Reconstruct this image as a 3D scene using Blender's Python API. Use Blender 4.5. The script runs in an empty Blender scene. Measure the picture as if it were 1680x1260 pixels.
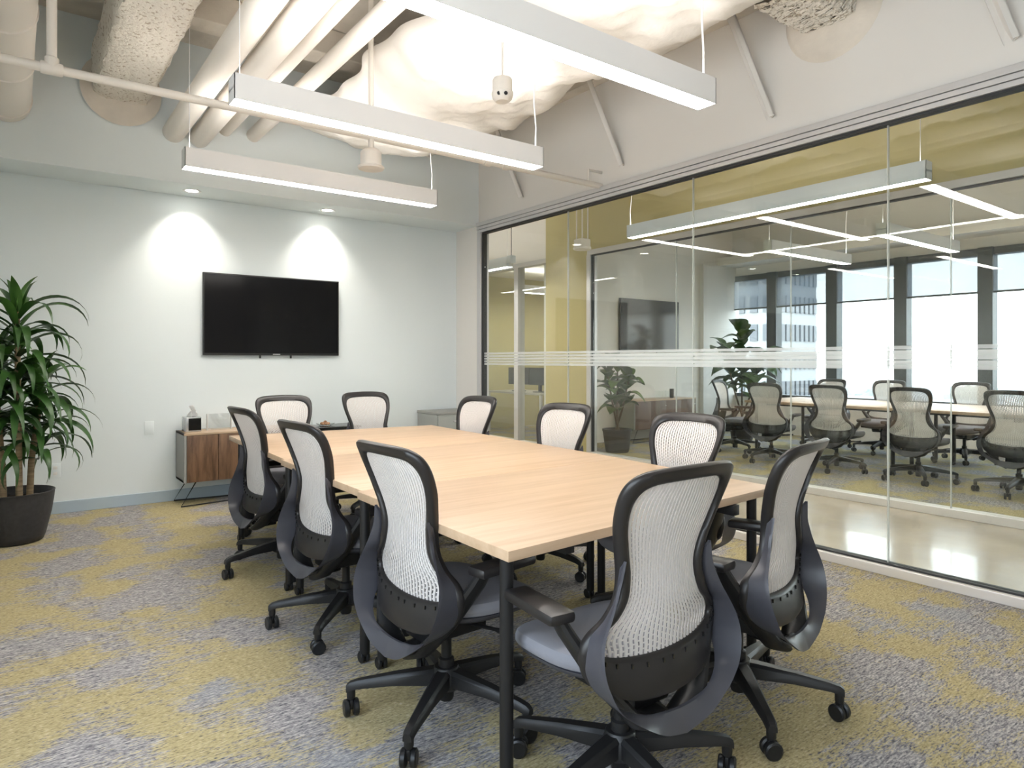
import bpy, bmesh, math, random
import numpy as np
from mathutils import Vector, Matrix
random.seed(7); RS = np.random.RandomState(5)
S = bpy.context.scene
COL = S.collection
PI = math.pi

# ------------------------------------------------------------------ camera
YAW = math.radians(36.6)
cam = bpy.data.cameras.new('camera'); co = bpy.data.objects.new('camera', cam); COL.objects.link(co)
cam.sensor_fit = 'HORIZONTAL'; cam.sensor_width = 36.0; cam.lens = 36.0 * 1100 / 1680
cam.shift_y = -39.0 / 1680; cam.clip_start = 0.05; cam.clip_end = 2000
co.location = (0, 0, 1.28); co.rotation_euler = (PI / 2, 0, -YAW)
S.camera = co

# ------------------------------------------------------------------ world, exposure
SKY = 3.2
PEND_DOWN, PEND_UP = 17.5, 8.0
w = bpy.data.worlds.new('sky'); S.world = w; w.use_nodes = True
nt = w.node_tree; nt.nodes.clear()
wo = nt.nodes.new('ShaderNodeOutputWorld'); wb = nt.nodes.new('ShaderNodeBackground')
tc = nt.nodes.new('ShaderNodeTexCoord'); sx = nt.nodes.new('ShaderNodeSeparateXYZ'); cr = nt.nodes.new('ShaderNodeValToRGB')
nt.links.new(tc.outputs['Generated'], sx.inputs[0]); nt.links.new(sx.outputs['Z'], cr.inputs[0])
cr.color_ramp.elements[0].position = 0.0; cr.color_ramp.elements[0].color = (0.90, 0.95, 1.0, 1)
cr.color_ramp.elements[1].position = 0.8; cr.color_ramp.elements[1].color = (0.62, 0.78, 1.0, 1)
nt.links.new(cr.outputs[0], wb.inputs[0]); wb.inputs[1].default_value = SKY
nt.links.new(wb.outputs[0], wo.inputs[0])
S.view_settings.view_transform = 'Standard'; S.view_settings.look = 'None'
S.view_settings.exposure = 1.4; S.view_settings.gamma = 1.0; S.view_settings.use_curve_mapping = False
S.cycles.max_bounces = 8; S.cycles.diffuse_bounces = 4; S.cycles.glossy_bounces = 3; S.cycles.transparent_max_bounces = 32
S.cycles.sample_clamp_indirect = 6.0; S.cycles.use_adaptive_sampling = True; S.cycles.adaptive_threshold = 0.03; S.cycles.caustics_reflective = False; S.cycles.caustics_refractive = False

def portal(loc, rot, sx_, sy_):
    l = bpy.data.lights.new('window_portal', 'AREA'); l.shape = 'RECTANGLE'; l.size = sx_; l.size_y = sy_
    l.cycles.is_portal = True
    o = bpy.data.objects.new('window_portal', l); o.location = loc; o.rotation_euler = rot; COL.objects.link(o)
portal((10.62, 3.3, 1.7), (0, PI / 2, 0), 2.2, 8.4)
portal((-1.02, 0.4, 1.65), (0, -PI / 2, 0), 1.9, 3.8)

# ------------------------------------------------------------------ materials
M = {}
def mat(name, col, rough=0.6, metal=0.0, spec=0.5, emit=None, es=0.0, noise=None, bump=None, coat=0.0):
    m = bpy.data.materials.new(name); m.use_nodes = True
    n = m.node_tree.nodes; L = m.node_tree.links; b = n['Principled BSDF']
    b.inputs['Base Color'].default_value = (*col, 1); b.inputs['Roughness'].default_value = rough
    b.inputs['Metallic'].default_value = metal; b.inputs['Specular IOR Level'].default_value = spec
    b.inputs['Coat Weight'].default_value = coat
    if emit: b.inputs['Emission Color'].default_value = (*emit, 1); b.inputs['Emission Strength'].default_value = es
    if noise or bump:
        t = n.new('ShaderNodeTexCoord')
    if noise:
        sc, amt = noise[0], noise[1]
        x = n.new('ShaderNodeTexNoise'); x.inputs['Scale'].default_value = sc; x.inputs['Detail'].default_value = 5
        mp = n.new('ShaderNodeMapping'); mp.inputs['Scale'].default_value = noise[2] if len(noise) > 2 else (1, 1, 1)
        L.new(t.outputs['Object'], mp.inputs[0]); L.new(mp.outputs[0], x.inputs['Vector'])
        r = n.new('ShaderNodeValToRGB')
        r.color_ramp.elements[0].position = 0.3; r.color_ramp.elements[1].position = 0.7
        r.color_ramp.elements[0].color = (*[c * (1 - amt) for c in col], 1); r.color_ramp.elements[1].color = (*[min(1, c * (1 + amt)) for c in col], 1)
        L.new(x.outputs[0], r.inputs[0]); L.new(r.outputs[0], b.inputs['Base Color'])
    if bump:
        x2 = n.new('ShaderNodeTexNoise'); x2.inputs['Scale'].default_value = bump[0]; x2.inputs['Detail'].default_value = 4
        L.new(t.outputs['Object'], x2.inputs['Vector'])
        bp = n.new('ShaderNodeBump'); bp.inputs['Strength'].default_value = bump[1]; bp.inputs['Distance'].default_value = bump[2]
        L.new(x2.outputs[0], bp.inputs['Height']); L.new(bp.outputs[0], b.inputs['Normal'])
    M[name] = m; return m

mat('mint_paint', (0.785, 0.845, 0.86), 0.75, bump=(180, 0.05, 0.002))
mat('white_paint', (0.80, 0.77, 0.73), 0.75, bump=(150, 0.05, 0.002))
mat('ceiling_paint', (0.74, 0.68, 0.60), 0.85, noise=(3, 0.12), bump=(25, 0.3, 0.01))
mat('concrete_ceiling', (0.64, 0.59, 0.52), 0.9, noise=(1.6, 0.2), bump=(12, 0.4, 0.02))
mat('pipe_paint', (0.80, 0.75, 0.69), 0.5)
mat('yellow_paint', (0.50, 0.435, 0.215), 0.7, bump=(150, 0.05, 0.002))
mat('aluminium', (0.62, 0.61, 0.61), 0.4, 0.35)
mat('sill_aluminium', (0.78, 0.75, 0.72), 0.45, 0.3)
mat('gasket', (0.03, 0.03, 0.03), 0.6)
mat('baseboard', (0.44, 0.53, 0.60), 0.5)
mat('black_plastic', (0.014, 0.0135, 0.014), 0.42, spec=0.4)
mat('frame_plastic', (0.018, 0.016, 0.016), 0.36, spec=0.45)
mat('shell_plastic', (0.060, 0.060, 0.072), 0.36)
mat('net', (0.62, 0.585, 0.565), 0.55)
mat('seat_fabric', (0.22, 0.22, 0.245), 0.9, bump=(400, 0.3, 0.002))
mat('wheel', (0.012, 0.012, 0.013), 0.4, spec=0.4)
mat('table_leg', (0.012, 0.0115, 0.012), 0.42, spec=0.4)
mat('pendant_white', (0.83, 0.82, 0.82), 0.45)
mat('pendant_silver', (0.70, 0.74, 0.78), 0.4)
mat('pendant_glow', (0.9, 0.9, 0.9), 0.5, emit=(1.0, 0.955, 0.90), es=PEND_DOWN)
mat('pendant_uplight', (0.9, 0.9, 0.9), 0.5, emit=(1.0, 0.95, 0.89), es=PEND_UP)
mat('lens_glow', (0.9, 0.9, 0.9), 0.5, emit=(1.0, 0.95, 0.86), es=12)
mat('screen', (0.005, 0.005, 0.006), 0.12, spec=0.25)
mat('bezel', (0.012, 0.012, 0.013), 0.3)
mat('pot', (0.035, 0.034, 0.036), 0.5, noise=(40, 0.2))
mat('soil', (0.045, 0.032, 0.022), 0.95, bump=(60, 0.8, 0.02))
mat('cane', (0.30, 0.22, 0.13), 0.8, noise=(6, 0.35, (1, 1, 12)))
mat('leaf_dark', (0.030, 0.085, 0.016), 0.38, noise=(5, 0.4))
mat('leaf_mid', (0.055, 0.14, 0.024), 0.38, noise=(5, 0.35))
mat('fig_leaf', (0.045, 0.10, 0.026), 0.4, noise=(4, 0.4))
mat('fig_leaf_light', (0.10, 0.18, 0.035), 0.4, noise=(4, 0.4))
mat('bark', (0.12, 0.085, 0.055), 0.85, noise=(14, 0.3))
mat('grey_metal', (0.36, 0.37, 0.35), 0.45, 0.2)
mat('cabinet_grey', (0.30, 0.30, 0.28), 0.5)
mat('cabinet_top', (0.50, 0.36, 0.24), 0.45, noise=(3, 0.15, (1, 8, 8)))
mat('black_gloss', (0.012, 0.012, 0.012), 0.12)
mat('tissue', (0.88, 0.87, 0.86), 0.9)
mat('chrome_box', (0.50, 0.52, 0.53), 0.25, 0.6)
mat('plate_white', (0.80, 0.80, 0.78), 0.5)
mat('mullion', (0.035, 0.042, 0.045), 0.45)
mat('tower', (0.27, 0.27, 0.27), 0.8)
mat('tower_glass', (0.085, 0.09, 0.10), 0.4)
mat('far_wall', (0.30, 0.30, 0.30), 0.8)
mat('far_dark', (0.10, 0.10, 0.10), 0.8)
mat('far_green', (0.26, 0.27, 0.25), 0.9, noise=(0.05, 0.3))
mat('far_ground', (0.33, 0.33, 0.33), 0.9, noise=(0.02, 0.25))
mat('desk_grey', (0.42, 0.40, 0.34), 0.5)
mat('kicker', (0.80, 0.77, 0.73), 0.6)
mat('batt', (0.84, 0.80, 0.75), 0.8, bump=(9, 0.25, 0.03))
mat('fruit', (0.45, 0.25, 0.14), 0.6, noise=(30, 0.4))

def mat_fireproof():
    m = bpy.data.materials.new('fireproofing'); m.use_nodes = True; n = m.node_tree.nodes; L = m.node_tree.links; b = n['Principled BSDF']
    t = n.new('ShaderNodeTexCoord'); v = n.new('ShaderNodeTexNoise'); v.inputs['Scale'].default_value = 42; v.inputs['Detail'].default_value = 3
    L.new(t.outputs['Object'], v.inputs['Vector'])
    r = n.new('ShaderNodeValToRGB'); r.color_ramp.elements[0].position = 0.34; r.color_ramp.elements[0].color = (0.50, 0.42, 0.33, 1)
    r.color_ramp.elements[1].position = 0.43; r.color_ramp.elements[1].color = (0.82, 0.77, 0.69, 1)
    L.new(v.outputs[0], r.inputs[0]); L.new(r.outputs[0], b.inputs['Base Color']); b.inputs['Roughness'].default_value = 0.95
    bp = n.new('ShaderNodeBump'); bp.inputs['Strength'].default_value = 0.9; bp.inputs['Distance'].default_value = 0.02
    L.new(v.outputs[0], bp.inputs['Height']); L.new(bp.outputs[0], b.inputs['Normal'])
    M['fireproofing'] = m
mat_fireproof()

def mat_wood(name, c0, c1, scale, stretch, rough, spec=0.5, rot=(0, 0, 0)):
    m = bpy.data.materials.new(name); m.use_nodes = True; n = m.node_tree.nodes; L = m.node_tree.links; b = n['Principled BSDF']
    t = n.new('ShaderNodeTexCoord'); mp = n.new('ShaderNodeMapping'); mp.inputs['Scale'].default_value = stretch; mp.inputs['Rotation'].default_value = rot
    x = n.new('ShaderNodeTexNoise'); x.inputs['Scale'].default_value = scale; x.inputs['Detail'].default_value = 7; x.inputs['Roughness'].default_value = 0.62; x.inputs['Distortion'].default_value = 0.4
    oi = n.new('ShaderNodeObjectInfo'); ml = n.new('ShaderNodeMath'); ml.operation = 'MULTIPLY'; ml.inputs[1].default_value = 9.0
    ad = n.new('ShaderNodeVectorMath'); ad.operation = 'ADD'
    L.new(oi.outputs['Random'], ml.inputs[0]); L.new(t.outputs['Object'], ad.inputs[0]); L.new(ml.outputs[0], ad.inputs[1])
    L.new(ad.outputs[0], mp.inputs[0]); L.new(mp.outputs[0], x.inputs['Vector'])
    r = n.new('ShaderNodeValToRGB'); r.color_ramp.elements[0].position = 0.32; r.color_ramp.elements[1].position = 0.68
    r.color_ramp.elements[0].color = (*c0, 1); r.color_ramp.elements[1].color = (*c1, 1)
    L.new(x.outputs[0], r.inputs[0]); L.new(r.outputs[0], b.inputs['Base Color'])
    b.inputs['Roughness'].default_value = rough; b.inputs['Specular IOR Level'].default_value = spec
    M[name] = m
mat_wood('maple', (0.47, 0.325, 0.205), (0.575, 0.415, 0.28), 2.6, (0.55, 7, 7), 0.42, 0.4)
mat_wood('walnut', (0.085, 0.043, 0.022), (0.23, 0.125, 0.066), 5, (5, 5, 0.7), 0.5)
mat_wood('walnut_dark', (0.06, 0.03, 0.02), (0.13, 0.07, 0.045), 5, (5, 5, 0.7), 0.5)

def mat_carpet():
    m = bpy.data.materials.new('carpet'); m.use_nodes = True; n = m.node_tree.nodes; L = m.node_tree.links; b = n['Principled BSDF']
    t = n.new('ShaderNodeTexCoord')
    def noise(scale, st, det=3, rough=0.6, off=(0, 0, 0)):
        mp = n.new('ShaderNodeMapping'); mp.inputs['Scale'].default_value = st; mp.inputs['Location'].default_value = off
        x = n.new('ShaderNodeTexNoise'); x.inputs['Scale'].default_value = scale; x.inputs['Detail'].default_value = det; x.inputs['Roughness'].default_value = rough
        L.new(t.outputs['Object'], mp.inputs[0]); L.new(mp.outputs[0], x.inputs['Vector']); return x.outputs[0]
    def ramp(src, stops):
        r = n.new('ShaderNodeValToRGB'); e = r.color_ramp.elements
        while len(e) < len(stops): e.new(0.5)
        for k, (p, c) in enumerate(stops): e[k].position = p; e[k].color = (*c, 1)
        L.new(src, r.inputs[0]); return r.outputs[0]
    def math_(op, a, c):
        x = n.new('ShaderNodeMath'); x.operation = op
        for i, s in enumerate((a, c)):
            if isinstance(s, (int, float)): x.inputs[i].default_value = s
            else: L.new(s, x.inputs[i])
        return x.outputs[0]
    def mix(f, a, c):
        x = n.new('ShaderNodeMix'); x.data_type = 'RGBA'; L.new(f, x.inputs[0]); L.new(a, x.inputs[6]); L.new(c, x.inputs[7]); return x.outputs[2]
    streak = noise(17, (1.0, 5.5, 1), 4, 0.7)
    fleck = noise(60, (1.0, 2.6, 1), 2, 0.6, (3, 1, 0))
    grey = ramp(math_('ADD', math_('MULTIPLY', streak, 0.55), math_('MULTIPLY', fleck, 0.45)),
                [(0.36, (0.075, 0.075, 0.09)), (0.45, (0.22, 0.21, 0.22)), (0.53, (0.38, 0.36, 0.355)), (0.63, (0.62, 0.58, 0.55))])
    yel = ramp(math_('ADD', math_('MULTIPLY', streak, 0.4), math_('MULTIPLY', fleck, 0.6)),
               [(0.36, (0.20, 0.165, 0.11)), (0.45, (0.37, 0.31, 0.165)), (0.57, (0.49, 0.415, 0.24)), (0.68, (0.60, 0.53, 0.38))])
    patch = noise(2.5, (1.0, 1.0, 1), 2, 0.5, (4.7, 1.3, 0))
    ragged = math_('ADD', math_('ADD', patch, math_('MULTIPLY', noise(7, (1.0, 4.5, 1), 4, 0.7), 0.46)), math_('MULTIPLY', fleck, 0.44))
    msk = ramp(ragged, [(0.908, (0, 0, 0)), (0.985, (1, 1, 1))])
    blue = ramp(noise(2.1, (1, 1, 1), 2, 0.5, (9, 4, 0)), [(0.56, (0, 0, 0)), (0.66, (0.55, 0.55, 0.55))])
    tint = n.new('ShaderNodeRGB'); tint.outputs[0].default_value = (0.30, 0.33, 0.37, 1)
    g2 = mix(math_('MULTIPLY', blue, streak), grey, tint.outputs[0])
    L.new(mix(msk, g2, yel), b.inputs['Base Color'])
    b.inputs['Roughness'].default_value = 0.95; b.inputs['Specular IOR Level'].default_value = 0.1
    bp = n.new('ShaderNodeBump'); bp.inputs['Strength'].default_value = 0.5; bp.inputs['Distance'].default_value = 0.006
    L.new(fleck, bp.inputs['Height']); L.new(bp.outputs[0], b.inputs['Normal'])
    M['carpet'] = m
mat_carpet()
mat('concrete_floor', (0.52, 0.44, 0.34), 0.22, noise=(1.3, 0.18), coat=0.2)

def mat_glass(name, tint, base=0.04):
    m = bpy.data.materials.new(name); m.use_nodes = True; n = m.node_tree.nodes; L = m.node_tree.links; n.clear()
    o = n.new('ShaderNodeOutputMaterial'); mx = n.new('ShaderNodeMixShader'); tr = n.new('ShaderNodeBsdfTransparent'); gl = n.new('ShaderNodeBsdfGlossy')
    tr.inputs[0].default_value = (*tint, 1); gl.inputs['Roughness'].default_value = 0.0; gl.inputs[0].default_value = (1, 1, 1, 1)
    g = n.new('ShaderNodeNewGeometry'); d = n.new('ShaderNodeVectorMath'); d.operation = 'DOT_PRODUCT'
    L.new(g.outputs['Normal'], d.inputs[0]); L.new(g.outputs['Incoming'], d.inputs[1])
    def mt(op, a, v):
        x = n.new('ShaderNodeMath'); x.operation = op; L.new(a, x.inputs[0])
        if v is not None: x.inputs[1].default_value = v
        return x
    a = mt('ABSOLUTE', d.outputs['Value'], None); s = n.new('ShaderNodeMath'); s.operation = 'SUBTRACT'; s.inputs[0].default_value = 1.0; L.new(a.outputs[0], s.inputs[1])
    p = mt('POWER', s.outputs[0], 5.0); k = mt('MULTIPLY', p.outputs[0], 1 - base); k2 = mt('ADD', k.outputs[0], base)
    L.new(k2.outputs[0], mx.inputs[0]); L.new(tr.outputs[0], mx.inputs[1]); L.new(gl.outputs[0], mx.inputs[2]); L.new(mx.outputs[0], o.inputs[0])
    M[name] = m
mat_glass('glass', (0.955, 0.97, 0.955), 0.034); mat_glass('clear_glass', (0.98, 0.99, 0.985)); mat_glass('acrylic', (0.97, 0.975, 0.975), 0.06)

def mat_film(name, col, opacity, translucent=0.5):
    m = bpy.data.materials.new(name); m.use_nodes = True; n = m.node_tree.nodes; L = m.node_tree.links; n.clear()
    o = n.new('ShaderNodeOutputMaterial'); mx = n.new('ShaderNodeMixShader'); tr = n.new('ShaderNodeBsdfTransparent')
    df = n.new('ShaderNodeBsdfDiffuse'); tl = n.new('ShaderNodeBsdfTranslucent'); m2 = n.new('ShaderNodeMixShader')
    df.inputs[0].default_value = (*col, 1); tl.inputs[0].default_value = (*col, 1); m2.inputs[0].default_value = translucent
    L.new(df.outputs[0], m2.inputs[1]); L.new(tl.outputs[0], m2.inputs[2]); mx.inputs[0].default_value = opacity
    L.new(tr.outputs[0], mx.inputs[1]); L.new(m2.outputs[0], mx.inputs[2]); L.new(mx.outputs[0], o.inputs[0]); M[name] = m
mat_film('frost', (0.85, 0.87, 0.88), 0.42, 0.6)
mat_film('shade_fabric', (0.16, 0.19, 0.23), 0.60, 0.5)

# ------------------------------------------------------------------ mesh helpers
class MB:
    def __init__(s): s.v = []; s.f = []
    def add(s, v, f):
        o = len(s.v); s.v += [tuple(map(float, p)) for p in v]; s.f += [tuple(i + o for i in q) for q in f]; return s
    def box(s, x0, x1, y0, y1, z0, z1, bev=0.0, m=None):
        bm = bmesh.new(); bmesh.ops.create_cube(bm, size=1.0)
        for q in bm.verts: q.co = Vector(((x0 + x1) / 2 + q.co.x * (x1 - x0), (y0 + y1) / 2 + q.co.y * (y1 - y0), (z0 + z1) / 2 + q.co.z * (z1 - z0)))
        if bev > 0: bmesh.ops.bevel(bm, geom=bm.edges[:], offset=bev, segments=2, affect='EDGES', profile=0.5)
        if m is not None: bmesh.ops.transform(bm, matrix=m, verts=bm.verts)
        bm.verts.index_update(); s.add([q.co for q in bm.verts], [[q.index for q in f.verts] for f in bm.faces]); bm.free(); return s
    def prism(s, poly, z0, z1, bev=0.0):
        bm = bmesh.new(); a = [bm.verts.new((x, y, z0)) for x, y in poly]; b = [bm.verts.new((x, y, z1)) for x, y in poly]; n = len(poly)
        bm.faces.new(a[::-1]); bm.faces.new(b)
        for i in range(n): bm.faces.new((a[i], a[(i + 1) % n], b[(i + 1) % n], b[i]))
        bmesh.ops.recalc_face_normals(bm, faces=bm.faces)
        if bev > 0: bmesh.ops.bevel(bm, geom=bm.edges[:], offset=bev, segments=2, affect='EDGES', profile=0.5)
        bm.verts.index_update(); s.add([q.co for q in bm.verts], [[q.index for q in f.verts] for f in bm.faces]); bm.free(); return s
    def lathe(s, prof, n=24, c=(0, 0, 0), axis='Z', cap=True):
        v = []; f = []
        for r, z in prof:
            for k in range(n):
                a = 2 * PI * k / n; p = (r * math.cos(a), r * math.sin(a), z)
                if axis == 'X': p = (p[2], p[0], p[1])
                if axis == 'Y': p = (p[0], p[2], p[1])
                v.append((c[0] + p[0], c[1] + p[1], c[2] + p[2]))
        for i in range(len(prof) - 1):
            for k in range(n): f.append((i * n + k, i * n + (k + 1) % n, (i + 1) * n + (k + 1) % n, (i + 1) * n + k))
        if cap and prof[0][0] > 1e-6: f.append(tuple(range(n))[::-1])
        if cap and prof[-1][0] > 1e-6: f.append(tuple((len(prof) - 1) * n + k for k in range(n)))
        return s.add(v, f)
    def tube(s, path, r, n=10, closed=False, flat=None):
        P = [Vector(p) for p in path]; v = []; f = []; up0 = None
        m = len(P)
        for i in range(m):
            d = (P[(i + 1) % m] - P[i - 1]) if closed else (P[min(i + 1, m - 1)] - P[max(i - 1, 0)])
            d.normalize()
            if up0 is None: up0 = Vector((0, 0, 1)) if abs(d.z) < 0.9 else Vector((0, 1, 0))
            a = d.cross(up0).normalized(); b = a.cross(d).normalized(); up0 = b
            rr = r[i] if isinstance(r, (list, tuple)) else r
            for k in range(n):
                t = 2 * PI * k / n; ca, sa = math.cos(t), math.sin(t)
                if flat: v.append(P[i] + a * (ca * rr * flat[0]) + b * (sa * rr * flat[1]))
                else: v.append(P[i] + a * ca * rr + b * sa * rr)
        for i in range(m if closed else m - 1):
            j = (i + 1) % m
            for k in range(n): f.append((i * n + k, i * n + (k + 1) % n, j * n + (k + 1) % n, j * n + k))
        if not closed: f.append(tuple(range(n))[::-1]); f.append(tuple((m - 1) * n + k for k in range(n)))
        return s.add(v, f)
    def build(s, name, m, parent=None, smooth=True, ang=35):
        me = bpy.data.meshes.new(name); me.from_pydata(s.v, [], s.f); me.materials.append(M[m] if isinstance(m, str) else m)
        bm = bmesh.new(); bm.from_mesh(me); bmesh.ops.recalc_face_normals(bm, faces=bm.faces); bm.to_mesh(me); bm.free()
        if smooth:
            me.polygons.foreach_set('use_smooth', [True] * len(me.polygons)); me.set_sharp_from_angle(angle=math.radians(ang))
        o = bpy.data.objects.new(name, me); COL.objects.link(o); o.parent = parent; return o

def tag(o, label=None, cat=None, group=None, kind=None):
    if label: o['label'] = label
    if cat: o['category'] = cat
    if group: o['group'] = group
    if kind: o['kind'] = kind
    return o
def empty(name, loc=(0, 0, 0), rz=0.0, **k):
    o = bpy.data.objects.new(name, None); COL.objects.link(o); o.location = loc; o.rotation_euler = (0, 0, rz); o.empty_display_size = 0.1
    return tag(o, **k)
def struct(name, mb, m, label=None, parent=None, smooth=False):
    o = mb.build(name, m, parent, smooth)
    return tag(o, label, None, None, 'structure') if parent is None else o
def copy_tree(o, parent=None):
    c = o.copy(); COL.objects.link(c); c.parent = parent
    for ch in list(o.children): copy_tree(ch, c)
    return c
def box(*a, **k): return MB().box(*a, **k)

# ------------------------------------------------------------------ setting: main room
GX, BY = 4.20, 6.75        # glass partition plane, back wall plane
ZC = 4.0
struct('floor', box(-1.2, GX - 0.02, -1.7, BY + 0.1, -0.08, 0.0), 'carpet', 'grey and mustard patterned carpet of the meeting room')
wb_ = struct('wall_back', box(-1.2, GX + 0.05, BY, BY + 0.1, 0, ZC), 'mint_paint', 'pale mint wall behind the television')
struct('trim_1', box(-1.0, GX, 6.275, BY, 2.79, ZC, 0.004), 'mint_paint', 'pale mint soffit with downlights above the television wall')
struct('baseboard_back', box(-1.0, GX - 0.02, BY - 0.012, BY, 0.0, 0.10, 0.003), 'baseboard', 'blue-grey baseboard along the mint wall')
# left wall with window band
wl = tag(MB().box(-1.15, -1.0, -1.7, BY, 0, 0.7).box(-1.15, -1.0, -1.7, BY, 2.6, ZC).box(-1.15, -1.0, -1.7, -1.5, 0.7, 2.6).box(-1.15, -1.0, 2.3, BY, 0.7, 2.6).build('wall_left', 'mint_paint', smooth=False), 'pale mint wall with a window band, left of the camera', None, None, 'structure')
w3 = empty('window_3', (-1.08, 0.4, 0.70), label='window band in the left wall beside the camera', kind='structure')
MB().box(-0.03, 0.03, -1.9, 1.9, 0, 0.05).box(-0.03, 0.03, -1.9, 1.9, 1.85, 1.90).build('window_frame', 'mullion', w3, False)
for k in range(4): box(-0.03, 0.03, -1.9 + k * 1.25, -1.85 + k * 1.25, 0.05, 1.85).build('mullion', 'mullion', w3, False)
for k in range(3): box(-0.004, 0.004, -1.85 + k * 1.25, -1.9 + (k + 1) * 1.25, 0.05, 1.85).build('pane', 'clear_glass', w3, False)
struct('wall_front', box(-1.2, GX + 0.1, -1.8, -1.7, 0, ZC), 'white_paint', 'wall behind the camera')
struct('ceiling', box(-1.2, 12.0, -2.2, 12.6, ZC, ZC + 0.2), 'concrete_ceiling', 'exposed concrete deck ceiling')
# right wall: pier at the corner plus header above the glass
struct('wall_right', MB().box(GX - 0.005, GX + 0.12, 6.27, BY, 0, ZC).box(GX, GX + 0.12, -1.7, 6.27, 2.81, ZC), 'white_paint', 'off-white header wall above the glass partition')
struct('trim_2', box(GX - 0.12, GX, -1.7, 6.275, 3.74, ZC), 'ceiling_paint', 'painted ledge where the right wall meets the deck')
win = empty('window_1', (GX, 0, 0), label='frameless glass partition between meeting room and corridor', kind='structure')
for k, (z0, z1, d) in enumerate(((2.705, 2.735, 0.030), (2.738, 2.768, 0.040), (2.771, 2.812, 0.050))):
    box(-d, 0.09, -1.7, 6.27, z0, z1, 0.002).build('head_rail', 'aluminium', win, False)
box(-0.012, 0.05, -1.7, 6.20, 2.69, 2.705).build('gasket', 'gasket', win, False)
box(-0.035, 0.085, 6.205, 6.27, 0.0, 2.705, 0.003).build('jamb', 'aluminium', win, False)
box(-0.012, 0.05, 6.19, 6.205, 0.06, 2.69).build('gasket', 'gasket', win, False)
box(-0.045, 0.085, -1.7, 6.205, 0.0, 0.055, 0.004).build('sill_channel', 'sill_aluminium', win, False)
box(-0.012, 0.05, -1.7, 6.19, 0.055, 0.066).build('gasket', 'gasket', win, False)
J1 = [6.19, 4.785, 3.327, 1.887, 0.44, -1.0, -1.7]
for a, b in zip(J1[:-1], J1[1:]): box(0.012, 0.024, b + 0.004, a - 0.004, 0.066, 2.69).build('pane', 'glass', win, False)
mat_film('joint_seal', (0.75, 0.77, 0.75), 0.6, 0.5)
for y in J1[1:-1]: box(0.010, 0.026, y - 0.004, y + 0.004, 0.066, 2.69).build('joint', 'joint_seal', win, False)
fz = [1.228, 1.257, 1.286, 1.315, 1.344]
for z in fz: box(0.0095, 0.0115, -1.7, 6.19, z, z + 0.022).build('frosted_stripe', 'frost', win, False)

# ------------------------------------------------------------------ setting: corridor and the rooms behind it
HX = 6.15
struct('floor_corridor', box(GX - 0.02, HX + 0.02, -2.2, 12.6, -0.08, 0.0), 'concrete_floor', 'polished tan concrete corridor floor')
struct('floor_back', box(HX + 0.02, 10.9, -2.2, 12.6, -0.08, 0.0), 'carpet', 'carpet of the second meeting room')
yw = MB().box(HX, HX + 0.12, -2.2, 6.58, 2.74, ZC).box(HX - 0.02, HX + 0.14, 6.58, 7.44, 0, ZC)
struct('wall_corridor', yw, 'yellow_paint', 'mustard yellow corridor wall and pillar beyond the glass')
struct('wall_corridor_end', MB().box(HX, HX + 0.12, 7.44, 12.6, 2.74, ZC).box(GX, HX, 12.5, 12.6, 0, ZC).box(GX, GX + 0.1, BY, 12.6, 0, ZC).box(GX, 10.9, -2.3, -2.2, 0, ZC), 'white_paint', 'off-white corridor end walls')
win2 = empty('window_2', (HX, 0, 0), label='glass front of the second meeting room across the corridor', kind='structure')
box(-0.02, 0.10, -2.2, 6.58, 2.68, 2.745, 0.002).build('head_rail', 'aluminium', win2, False)
box(-0.004, 0.04, -2.2, 6.51, 2.665, 2.68).build('gasket', 'gasket', win2, False)
box(-0.03, 0.10, 6.51, 6.58, 0, 2.68, 0.002).build('jamb', 'aluminium', win2, False)
box(-0.004, 0.04, 6.495, 6.51, 0.07, 2.665).build('gasket', 'gasket', win2, False)
box(-0.03, 0.10, -2.2, 6.51, 0, 0.065, 0.003).build('sill_channel', 'sill_aluminium', win2, False)
J2 = [6.495, 5.107, 3.678, 2.267, 0.85, -0.6, -2.2]
for a, b in zip(J2[:-1], J2[1:]): box(0.012, 0.024, b + 0.004, a - 0.004, 0.065, 2.665).build('pane', 'glass', win2, False)
for y in J2[1:-1]: box(0.010, 0.026, y - 0.004, y + 0.004, 0.065, 2.665).build('joint', 'joint_seal', win2, False)
for z in fz: box(0.0095, 0.0115, -2.2, 6.495, z, z + 0.022).build('frosted_stripe', 'frost', win2, False)
win4 = empty('window_4', (HX, 0, 0), label='glass front of the yellow office left of the pillar', kind='structure')
box(-0.02, 0.10, 7.44, 12.5, 2.68, 2.745).build('head_rail', 'aluminium', win4, False)
box(-0.02, 0.10, 7.44, 12.5, 0, 0.065).build('sill_channel', 'sill_aluminium', win4, False)
for y in (8.09, 9.6, 11.1): box(-0.03, 0.10, y, y + 0.10, 0.065, 2.68).build('post', 'aluminium', win4, False)
for a, b in ((7.44, 8.09), (8.19, 9.6), (9.7, 11.1), (11.2, 12.5)): box(0.012, 0.024, a, b, 0.065, 2.68).build('pane', 'glass', win4, False)
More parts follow.
